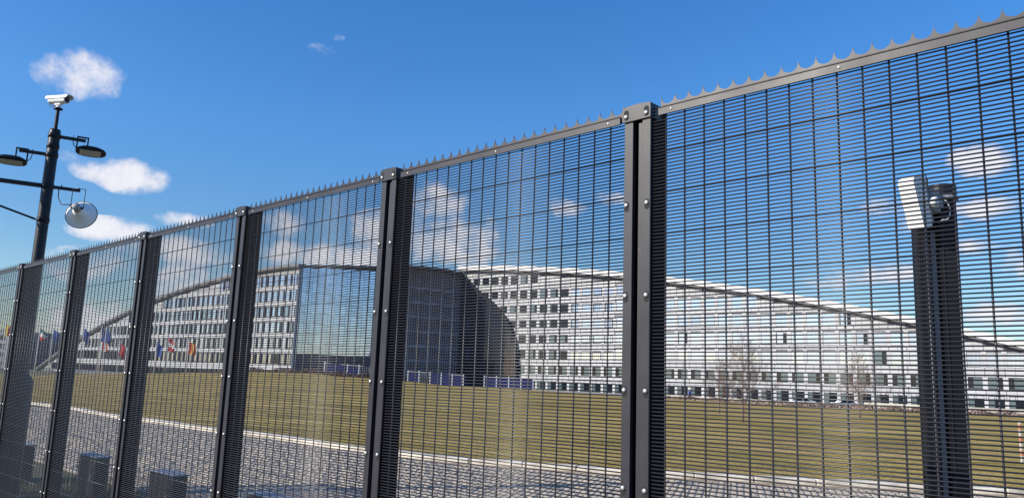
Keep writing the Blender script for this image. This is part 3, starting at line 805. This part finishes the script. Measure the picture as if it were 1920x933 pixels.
# right wing, nearer towards the right
eR = Vector((0.8123, -0.5828)); 
def hR(x): return 32.9 - 0.00090*(x+20)**2
def styR(i, f, r):
    if f == 0: return 'shop'
    if f == 1: return r.choice(['teal', 'teal', 'teal2'])
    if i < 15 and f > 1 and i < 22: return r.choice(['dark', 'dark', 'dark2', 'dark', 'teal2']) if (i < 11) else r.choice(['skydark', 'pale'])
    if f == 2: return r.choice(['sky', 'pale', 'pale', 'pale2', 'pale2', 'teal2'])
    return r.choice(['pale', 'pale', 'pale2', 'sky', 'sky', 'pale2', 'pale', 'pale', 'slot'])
wing('office_wing', 'white clad office wing with curved roof falling to the right behind the nearest bay', (-13.7, 223.7), eR, 150, hR, styR, [roofw], 1.25, 1.6, 22, 3, wz=lambda i, f: 1.36 if (i >= 15 and f > 1) else 1.0)
# added dark volume, cut to the outline of the shadow on the right wing
t = thing('curved_shadow_volume', 'added dark volume shaped like the curved shadow falling on the white facade', 'building', (-13.7, 223.7, 0), math.atan2(eR.y, eR.x))
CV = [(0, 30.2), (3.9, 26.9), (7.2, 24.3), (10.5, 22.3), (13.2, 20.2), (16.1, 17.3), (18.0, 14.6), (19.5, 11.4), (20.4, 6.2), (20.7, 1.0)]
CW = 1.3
shadow_glass = glass('shadow_tinted_glass', (0.006, 0.010, 0.022), 0.0, 0.03, 0.004)
shadow_clad = mat('shadow_cladding', (0.010, 0.012, 0.020), 0.6, 0.0, 0.1, 1, spec=0.15)  # shadow tone put into the glass and cladding colours
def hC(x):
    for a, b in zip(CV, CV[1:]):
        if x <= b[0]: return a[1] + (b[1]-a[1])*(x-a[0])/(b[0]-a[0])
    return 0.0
b = MB(); b.prism([(0, BASEZ), (20.75, BASEZ)] + [(x, z) for x, z in CV[::-1]], -1.0, -0.2); b.obj('wall', shadow_clad, t)  # body of the added shadow volume
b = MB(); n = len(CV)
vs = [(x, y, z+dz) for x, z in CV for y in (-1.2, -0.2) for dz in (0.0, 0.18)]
b.add(vs, [(4*i+a, 4*i+4+a, 4*i+4+c, 4*i+c) for i in range(n-1) for a, c in ((0, 1), (1, 3), (3, 2), (2, 0))] + [(0, 1, 3, 2)]); b.obj('shadow_edge', shadow_clad, t)
pm = {}
for key, gm in (('b', glass_blue), ('d', shadow_glass)):
    b = MB(); b.box((-CW/2+.05, -1.12, 0.08), (CW/2-.05, -1.01, 3.97)); pm[key] = b.mesh('pane', gm)  # panes of the added shadow volume
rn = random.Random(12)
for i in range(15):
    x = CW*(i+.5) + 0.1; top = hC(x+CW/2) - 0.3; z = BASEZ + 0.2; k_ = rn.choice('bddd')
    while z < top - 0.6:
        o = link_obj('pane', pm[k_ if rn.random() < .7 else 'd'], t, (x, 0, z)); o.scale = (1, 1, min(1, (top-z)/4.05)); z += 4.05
# left wing, falling away to the left
eL = Vector((0.76, -0.65)).normalized()
LL = 168.0
def hL(x): s = LL - x; return 27.7 - 0.00104*s*s + (0.0 if s > 0 else 0)
def styL(i, f, r):
    if f == 0: return 'dark2' if i % 2 else 'dark'
    if f == 1: return r.choice(['dark2', 'skydark', 'leftband'])
    if i > 44 and f > 4: return 'sky'
    return r.choice(['skydark', 'sky', 'leftband', 'skydark', 'sky', 'pale2'])
oL = Vector((-54.0, 196.0)) - eL*LL
wing('office_wing', 'white clad office wing with curved roof falling away to the left behind the flags', tuple(oL), eL, LL, hL, styL, [fasciad], 0.65, 1.2, 17, 5, bay_w=2.75, pier=PIERL, wz=lambda i, f: 1.3 if f else 1.0)

# glazed end wall and shaded flank joining the two wings
eW = Vector((0.8, 0.6))
t = thing('glazed_end_building', 'tall blue reflecting glass end wall with a dark finned flank beside it', 'building', (-54.0, 196.0, 0), math.atan2(eW.y, eW.x), 'curved-roof office wings')
LW = 50.5
def hW(w): return lerp_tab([(0, 27.6), (11, 28.5), (21, 29.2), (33, 30.7), (42, 31.0), (50.5, 30.6)], w)[0]
b = MB(); xs = us(24, 0, LW)
b.prism([(0, BASEZ), (LW, BASEZ)] + [(x, hW(x)-0.5) for x in xs[::-1]], 0.0, 13.0); b.obj('wall', mat('flank_cladding', (0.085, 0.095, 0.125), 0.5, 0, .1, 1), t)
b = MB(); vs = []
xr = us(30, -0.6, LW+0.3)
for x in xr:
    o_ = 0.5 + 4.6*math.sin(math.pi*max(0, min(1, (x-2)/50.0)))**0.8; h = hW(max(0, x))  # overhang bulge shaped to throw a shadow onto the right wing
    vs += [(x, -o_, h), (x, 13.5, h), (x, 13.5, h-0.5), (x, -o_, h-0.45)]
fs = []
for i in range(len(xr)-1):
    a = i*4; fs += [(a, a+4, a+5, a+1), (a+1, a+5, a+6, a+2), (a+2, a+6, a+7, a+3), (a+3, a+7, a+4, a)]
fs += [(0, 1, 2, 3), (len(vs)-1, len(vs)-2, len(vs)-3, len(vs)-4)]
b.add(vs, fs); b.obj('roof', fasciad, t)
GW, GH = 1.6, 2.6
b = MB(); b.box((-GW/2+.03, -0.06, 0.03), (GW/2-.03, -0.01, GH-.03)); gp = b.mesh('pane', glass_sky)
b = MB(); b.box((-GW/2+.03, -0.06, 0.03), (GW/2-.03, -0.01, GH-.03)); gd = b.mesh('pane', glass_blue)  # darker panes for the lowest rows paint in the treeline's reflection
for i in range(13):
    x = 0.6 + GW*(i+.5)
    for j in range(12):
        z = BASEZ + 0.4 + GH*j
        top = hW(x) - 0.6
        if z + GH > top:
            if top - z > 0.5:
                o = link_obj('pane', gp, t, (x, 0, z)); o.scale = (1, 1, (top-z)/GH)
            break
        link_obj('pane', gp if j >= 3 else gd, t, (x, 0, z))
for i in range(14):
    b = MB(); x = 0.6 + GW*i
    b.box((x-0.025, -0.09, BASEZ+0.3), (x+0.025, -0.005, hW(x)-0.7)); b.obj('mullion', greyp, t)
# light corner trims and dark service shaft
b = MB(); b.box((-0.25, -0.25, BASEZ), (0.25, 0.3, hW(0)-0.5)); b.obj('corner_trim', panelw, t)
b = MB(); b.box((21.6, -0.5, BASEZ), (22.0, 0.0, hW(22)-0.5)); b.obj('corner_trim', panelw, t)
b = MB(); b.box((22.0, -0.3, BASEZ), (24.4, 0.0, hW(23)-0.5)); b.obj('shaft', finm, t)
rnd = random.Random(2)
for i in range(9):
    x = 26.0 + 2.8*(i+.5)
    for f in range(7):
        z = -1.75 + 4.05*f
        if z + 2.6 > hW(x) - 1: break
        key = 'strip' if rnd.random() < .7 else 'dark2'
        w_ = link_obj('window', WM[key][0], t, (x, -0.005, z+0.2)); link_obj('pane', WM[key][1], w_)
for i in range(34):
    x = 25.0 + 0.76*i
    if x > LW-0.4: break
    b = MB(); b.box((x-0.07, -0.45, BASEZ+3.2), (x+0.07, -0.004, hW(x)-0.9)); b.obj('fin', finm, t)
for f in range(8):
    z = BASEZ + 3.4 + 4.05*f
    if z > 28: break
    b = MB(); b.box((24.6, -0.22, z), (LW-0.2, -0.003, z+0.5)); b.obj('floor_band', finm, t)

# far blocks at the left edge
def block(label, x0, x1, y0, zt_, dep, rz, wallmat, winkey, dark):
    t = thing('office_block', label, 'building', (x0, y0, 0), rz)
    w = x1-x0
    b = MB(); b.box((0, 0, BASEZ), (w, dep, zt_)); b.obj('wall', wallmat, t)
    b = MB(); b.box((-0.2, -0.2, zt_), (w+0.2, dep+.2, zt_+0.5)); b.obj('parapet', panelw if not dark else finm, t)
    for i in range(int(w/3.3)):
        for f in range(int((zt_-BASEZ-0.8)/3.6)):
            z = BASEZ+1.2+3.6*f
            wd = link_obj('window', WM[winkey][0], t, (1.9+3.3*i, -0.006, z)); link_obj('pane', WM[winkey][1], wd)
            if not dark: pass
    return t
block('white gridded block behind the fence at the left edge', -262, -209.5, 330, 12.6, 14, 0.0, panelw, 'dark', False)
block('dark blue office block left of the curved wing', -203, -182, 335, 12.2, 18, R(34), mat('blue_cladding', (0.05, 0.065, 0.13), 0.5, 0, .1, 1), 'dark', True)

# ------------------------------------------------------------------ hedges along the far lawn edge
def hedge(label, u0, u1, n, mt, h0, dist=1.0, dense=26):
    rnd = random.Random(int(u0*100)+9)
    b = MB()
    for k in range(n):
        u = u0 + (u1-u0)*rnd.random(); yf, zf = lerp_tab(FAR, u)
        y = yf + dist + rnd.uniform(-0.5, 0.5); x = u*y
        zb = zg(x, y)
        hh = h0*(0.75 + 0.25*math.sin(u*170) + 0.15*rnd.random())
        z = zf + rnd.uniform(-0.3, hh)
        s = rnd.uniform(0.10, 0.22)
        d1 = Vector((rnd.uniform(-1, 1), rnd.uniform(-1, 1), rnd.uniform(-1, 1))).normalized(); d2 = d1.cross(Vector((rnd.random(), rnd.random(), 1))).normalized()
        c = Vector((x, y, z)); b.add([c-d1*s, c+d2*s*.6, c+d1*s, c-d2*s*.6], [(0, 1, 2, 3)])
    o = b.obj('hedge', mt, kind='stuff'); o['label'] = label
    return o
hedge('low russet hedge along the far left edge of the lawn', -0.355, -0.13, 9000, hedgem, 1.0)
hedge('low pinkish bare hedge along the far right edge of the lawn', 0.19, 0.68, 15000, hedgep, 0.62)
# pale low wall behind the right hedge
t = thing('low_wall', 'long low white wall behind the pinkish hedge at the far right edge of the lawn', 'wall')
for i in range(44):
    u = 0.19 + 0.0115*i; v = u + 0.0115
    a = lerp_tab(FAR, u); c = lerp_tab(FAR, v)
    A = Vector((u*(a[0]+3), a[0]+3, 0)); B = Vector((v*(c[0]+3), c[0]+3, 0)); dd = B-A
    if i == 0:
        b = MB(); b.box((0.01, -0.12, -1.5), (0.99, 0.12, 0.62)); wm_ = b.mesh('wall_block', concrete)
    o = link_obj('wall_block', wm_, t, (A.x, A.y, a[1]+ (0.35 if i > 22 else 0.0)), math.atan2(dd.y, dd.x)); o.scale = (dd.length, 1, 1)

# belt of bare woodland east of the lawn (what the end wall's glass mirrors)
b = MB(); rn = random.Random(4)
for k in range(160):
    f = rn.random(); cx_ = 150 + 130*f + rn.uniform(-6, 6); cy_ = 30 + 150*f + rn.uniform(-10, 10)
    h = rn.uniform(8, 12.5); zb = zg(cx_, cy_) - 0.3
    b.tube([(cx_, cy_, zb), (cx_+rn.uniform(-.5, .5), cy_, zb+h*.8)], [0.25, 0.06], 5, caps=False)
    for q in range(70):
        a = Vector((rn.gauss(0, 1), rn.gauss(0, 1), rn.gauss(0, 1))).normalized()*rn.random()**.4
        c = Vector((cx_+a.x*2.8, cy_+a.y*2.8, zb+h*.62+a.z*h*.38)); s_1 = rn.uniform(.25, .6)
        d1 = Vector((rn.uniform(-1, 1), rn.uniform(-1, 1), rn.uniform(-1, 1))).normalized(); d2 = d1.cross(Vector((.3, .2, 1))).normalized()
        b.add([c-d1*s_1, c+d2*s_1*.35, c+d1*s_1, c-d2*s_1*.35], [(0, 1, 2, 3)])
o = b.obj('woodland', mat('woodland_twigs', (0.06, 0.055, 0.04), 0.9, 0, .3, .3), kind='stuff')
# ------------------------------------------------------------------ blue hoarding
def hoarding(label, x0, z0a, x1, z1a, n, Y=172.0, skip=()):
    t = thing('hoarding', label, 'hoarding', (x0, Y, z0a), 0.0, 'blue hoardings by the building')
    w = (x1-x0)/n
    for i in range(n+1):
        z = (z1a-z0a)*i/n
        b = MB(); b.box((w*i-0.11, -0.09, z-2), (w*i+0.11, 0.09, z+2.65)); b.obj('post', postw, t)
    for i in range(n):
        if i in skip:
            for j in range(5):
                xx = w*(i+(j+1)/6); z = (z1a-z0a)*(i+.5)/n
                b = MB(); b.box((xx-0.04, -0.03, z-2), (xx+0.04, 0.03, z+2.3)); b.obj('bar', greyp, t)
            continue
        z = (z1a-z0a)*(i+.5)/n
        b = MB(); b.bev((w*i+0.13, -0.04, z-1.6), (w*(i+1)-0.13, 0.04, z+2.2), 0.02); b.obj('panel', bluep, t)
    b = MB(); b.box((0, -0.05, 2.35), (x1-x0, 0.05, 2.43)); b.v = [(x, y, z + (z1a-z0a)*x/(x1-x0)) for x, y, z in b.v]; b.obj('rail', postw, t)
hoarding('blue panelled hoarding with white posts below the blue glass wall', -40.2, 0.55, -27.6, -0.1, 5, skip=(3, 4))
hoarding('blue panelled hoarding with white posts below the dark finned flank', -21.7, -0.62, -9.6, -1.05, 5, Y=171, skip=(1,))
hoarding('blue panelled hoarding with white posts below the curved shadow edge', -5.0, -1.2, 5.6, -1.2, 4, Y=170, skip=())

# ------------------------------------------------------------------ flags
def flagpole(label, x, y, ztop, cols, w=1.5, h=2.4, side=1, droop=0.5, drop=0.0, seed=0):
    z0 = zg(x, y)
    t = thing('flagpole', label, 'flagpole', (x, y, z0), 0.0, 'flagpoles in front of the left wing')
    b = MB(); b.tube([(0, 0, -0.2), (0, 0, ztop-z0)], [0.10, 0.055], 8); b.obj('pole', postw, t)
    b = MB(); lathe(b, [(0.0001, .1), (.06, .06), (.07, 0), (.03, -.06)], (0, 0, ztop-z0), n=10); b.obj('finial', postw, t)
    rnd = random.Random(seed); nx, nz_ = 8, 9; b = MB(); vs = []
    top = ztop - z0 - 0.35 - drop
    for i in range(nx+1):
        for j in range(nz_+1):
            fx = i/nx; fz = j/nz_
            xx = side*(0.06 + fx*w*(1-0.35*droop)); zz = top - fz*h*(1-0.15*fx) - fx*droop*w*1.0
            yy = 0.22*math.sin(fx*7+fz*2.3+seed)*fx
            vs.append((xx + 0.08*math.sin(fz*6+seed), yy, zz))
    n = len(cols)
    for i in range(nx):
        for j in range(nz_):
            a = i*(nz_+1)+j; b.f.append((a, a+nz_+1, a+nz_+2, a+1)); b.mi.append(min(n-1, int((i if seed % 2 else j)/(nx if seed % 2 else nz_)*n))); b.smooth.append(True)
    b.v = vs
    b.obj('flag', [FC[c] for c in cols], t)
FC = {k: mat('flag_'+k, c, 0.8) for k, c in {'red': (0.55, 0.02, 0.02), 'blue': (0.015, 0.06, 0.34), 'navy': (0.01, 0.02, 0.16), 'white': (0.75, 0.75, 0.75), 'yellow': (0.7, 0.5, 0.03), 'green': (0.02, 0.2, 0.07), 'teal': (0.02, 0.16, 0.2)}.items()}
FL = [('flagpole at the left photo edge with a yellow and red flag', -97.6, 151, 8.3, ['yellow', 'red'], 1),
      ('flagpole with a red and white flag right of the yellow and red one', -94.6, 150, 8.0, ['red', 'white', 'red'], 1),
      ('flagpole with a teal and red flag left of the dark blue block', -90.3, 150, 7.8, ['teal', 'white', 'red'], 0),
      ('flagpole with a plain blue flag in front of the dark blue block', -88.3, 151, 7.6, ['blue'], 0),
      ('flagpole with a blue over red flag, leftmost of the small cluster', -81.8, 150, 8.1, ['blue', 'navy'], 2),
      ('flagpole with a limp red flag in the cluster under the roof end', -79.6, 153, 6.6, ['red', 'white', 'red'], 3),
      ('flagpole with a navy flag against the roof line', -78.4, 150, 8.2, ['navy', 'blue'], 4),
      ('flagpole with a dark blue flag right beside the navy one', -77.0, 149, 8.2, ['blue', 'navy'], 5),
      ('flagpole with a limp red flag right of the two dark blue flags', -75.6, 152, 5.6, ['red'], 6),
      ('flagpole with a long red and white flag hanging low', -73.2, 150, 4.0, ['red', 'white', 'red'], 7),
      ('flagpole with a dark blue and red flag beside the fourth fence post', -72.4, 153, 6.0, ['navy', 'red'], 8),
      ('flagpole with a blue flag just right of the fourth fence post', -67.6, 150, 6.0, ['blue'], 9),
      ('flagpole with a red and white flag streaming right of the blue flag', -65.4, 150, 6.9, ['red', 'white', 'red'], 10),
      ('flagpole with a red and yellow flag, rightmost of the row', -61.4, 150, 6.3, ['red', 'yellow', 'red'], 11)]
for i, (lab, x, y, zt_, cols, sd_) in enumerate(FL):
    flagpole(lab, x, y, zt_, cols, seed=sd_, droop=0.35+0.5*((i*37) % 10)/10, drop=0.0, h=2.5 if i > 3 else 2.2)

# ------------------------------------------------------------------ bare young trees
def tree(label, x, y, h, seed, spread=1.0, dens=1.0):
    rnd = random.Random(seed); z0 = zg(x, y)
    t = thing('young_tree', label, 'tree', (x, y, z0), 0.0, 'bare young trees on the lawn')
    b = MB(); n = 9; pts = []; rads = []
    for i in range(n+1):
        f = i/n; pts.append((0.05*math.sin(f*5+seed)*f, 0.04*math.cos(f*4)*f, -0.05+h*0.96*f)); rads.append(0.055*(1-f)**0.9*h/4+0.006)
    b.tube(pts, rads, 7); b.obj('trunk', bark, t)
    c = MB()
    def br(p, d, ln, r, lev):
        k = 4; q = [p]; dd = d.copy()
        for i in range(k):
            dd = (dd + Vector((rnd.uniform(-.16, .16), rnd.uniform(-.16, .16), rnd.uniform(-.03, .14)))).normalized(); q.append(q[-1] + dd*ln/k)
        c.tube(q, [r*(1-0.7*i/k) for i in range(k+1)], 4 if lev == 0 else 3, caps=False)
        if lev < 3:
            for i in range(int((6 if lev == 0 else 5)*dens)):
                f = rnd.uniform(0.25, 1.0); idx = min(k-1, int(f*k)); pp = q[idx].lerp(q[idx+1], f*k-idx)
                nd = (dd + Vector((rnd.uniform(-1, 1), rnd.uniform(-1, 1), rnd.uniform(-.5, .7)))*0.8).normalized()
                br(pp, nd, ln*rnd.uniform(0.35, 0.6), r*0.5, lev+1)
    for i in range(int(24*dens)):
        f = 0.12 + 0.84*i/(24*dens); a = i*2.4 + rnd.uniform(-.4, .4)
        p = Vector((0, 0, h*f*0.96)); l = h*0.27*spread*(1.15-f)*rnd.uniform(.7, 1.2)+0.18
        br(p, Vector((math.cos(a), math.sin(a), 0.75)).normalized(), l, 0.016*h/4*(1.3-f), 0)
    c.obj('crown', twigm, t)
tree('bare reddish young tree on the lawn nearest to the widest post', 11.85, 39.5, 4.3, 11, 1.4, 1.25)
tree('smaller bare young tree just left of and behind the nearest one', 14.6, 54, 3.8, 4, 1.15, 1.05)
tree('bare young tree on the lawn left of the black sensor column', 25.8, 57.5, 5.2, 21, 1.1, 1.2)
tree('tiny bare sapling on the lawn by the second fence post', -10.6, 58, 1.05, 8, 0.6, 0.45)

# ------------------------------------------------------------------ cars in front of the right wing
def car(label, x, y, rz, paint):
    t = thing('parked_car', label, 'car', (x, y, CARZ(x, y)), rz, 'cars parked by the right wing')
    b = MB(); b.bev((-2.15, -0.86, 0.28), (2.15, 0.86, 0.88), 0.09)
    b.obj('body', paint, t)
    b = MB(); lo = [(-1.75, -0.80), (1.15, -0.80), (1.15, 0.80), (-1.75, 0.80)]; hi = [(-1.35, -0.66), (0.45, -0.66), (0.45, 0.66), (-1.35, 0.66)]
    vs = [(a, c, 0.875) for a, c in lo] + [(a, c, 1.40) for a, c in hi]
    b.add(vs, [(0, 1, 5, 4), (1, 2, 6, 5), (2, 3, 7, 6), (3, 0, 4, 7)]); b.obj('window_band', glass_dark, t)
    b = MB(); b.bev((-1.38, -0.68, 1.385), (0.5, 0.68, 1.46), 0.03)
    for a, c in zip(lo, hi): b.tube([(a[0], a[1], 0.87), (c[0], c[1], 1.41)], 0.045, 5)
    b.tube([(-0.35, -0.805, 0.87), (-0.38, -0.67, 1.4)], 0.04, 5); b.tube([(-0.35, 0.805, 0.87), (-0.38, 0.67, 1.4)], 0.04, 5)
    b.obj('roof', paint, t)
    for wx in (-1.35, 1.35):
        for wy in (-1, 1):
            b = MB(); lathe(b, [(0.0001, 0), (0.2, 0.01), (0.3, 0.0), (0.33, -0.03), (0.33, -0.19), (0.2, -0.2)], (wx, wy*0.88, 0.33), (0, wy, 0), 18); w_ = b.obj('wheel', tyre, t)
            b = MB(); lathe(b, [(0.0001, 0.012), (0.19, 0.012), (0.2, 0.004)], (wx, wy*0.88, 0.33), (0, wy, 0), 14); b.obj('rim', cars_, w_)
    for wy in (-0.62, 0.62):
        b = MB(); b.bev((2.1, wy-0.17, 0.62), (2.165, wy+0.17, 0.76), 0.01); b.obj('headlight', lampglass, t)
def CARZ(x, y): return -2.55
sheet('car_park', asphalt, us(60, -0.1, 1.3), lambda u: [lerp_tab(FAR, u)[0]+9.5+ i*9.0 for i in range(6)], 0.05)
def ca(x, y): return zg(x, y) + 0.06
CARZ = lambda x, y: -2.2
CARZ = ca
car('white car parked in front of the right wing, left of the two', 53.3, 141.5, R(8), carw)
car('silver white car parked in front of the right wing, nearer the column', 60.2, 140.5, R(-172), cars_)

# ------------------------------------------------------------------ person in blue
px_, py_ = 29.75, 127.8
t = thing('person', 'person in a blue jacket and dark trousers walking in front of the right wing', 'person', (px_, py_, zg(px_, py_)), R(15))
def skinned(name, verts, edges, rads, mt, parent):
    me = bpy.data.meshes.new(name); me.from_pydata(verts, edges, [])
    o = link_obj(name, me, parent); me.materials.append(mt)
    sk = o.modifiers.new('skin', 'SKIN')
    for i, r in enumerate(rads): me.skin_vertices[0].data[i].radius = (r, r*0.85) if not isinstance(r, tuple) else r
    me.skin_vertices[0].data[0].use_root = True
    ss = o.modifiers.new('sub', 'SUBSURF'); ss.levels = 1; ss.render_levels = 1
    return o
V = [(0,0,.92),(0,0,1.12),(0,0,1.40),(0,0,1.50),(0,-.01,1.60),(0,-.01,1.72),
     (.09,0,.88),(.10,-.12,.50),(.10,.02,.08),(.10,-.12,.04),
     (-.09,0,.88),(-.10,.10,.48),(-.10,.30,.12),(-.10,.20,.05),
     (.19,0,1.40),(.24,.06,1.14),(.24,-.04,.90),(.24,-.07,.82),
     (-.19,0,1.40),(-.24,-.04,1.14),(-.24,-.16,.92),(-.24,-.18,.84)]
E_ = [(0,1),(1,2),(2,3),(3,4),(4,5),(0,6),(6,7),(7,8),(8,9),(0,10),(10,11),(11,12),(12,13),(2,14),(14,15),(15,16),(16,17),(2,18),(18,19),(19,20),(20,21)]
RA = [.13,.13,.15,.06,.085,.075,.09,.065,.045,.04,.09,.065,.045,.04,.07,.05,.038,.035,.07,.05,.038,.035]
o = skinned('body', V, E_, RA, skin, t)
skinned('jacket', [(0,0,.86),(0,0,1.12),(0,0,1.42),(.20,0,1.41),(.245,.06,1.14),(.242,-.03,.93),(-.20,0,1.41),(-.245,-.04,1.14),(-.242,-.15,.95)], [(0,1),(1,2),(2,3),(3,4),(4,5),(2,6),(6,7),(7,8)], [.165,.16,.175,.085,.068,.055,.085,.068,.055], jacket, t)
skinned('trousers', [(0,0,.90),(.09,0,.86),(.10,-.12,.50),(.10,.02,.10),(-.09,0,.86),(-.10,.10,.48),(-.10,.29,.14)], [(0,1),(1,2),(2,3),(0,4),(4,5),(5,6)], [.145,.10,.08,.06,.10,.08,.06], trousers, t)
skinned('hair', [(0,.02,1.68),(0,.015,1.76)], [(0,1)], [.085,.07], hairm, t)
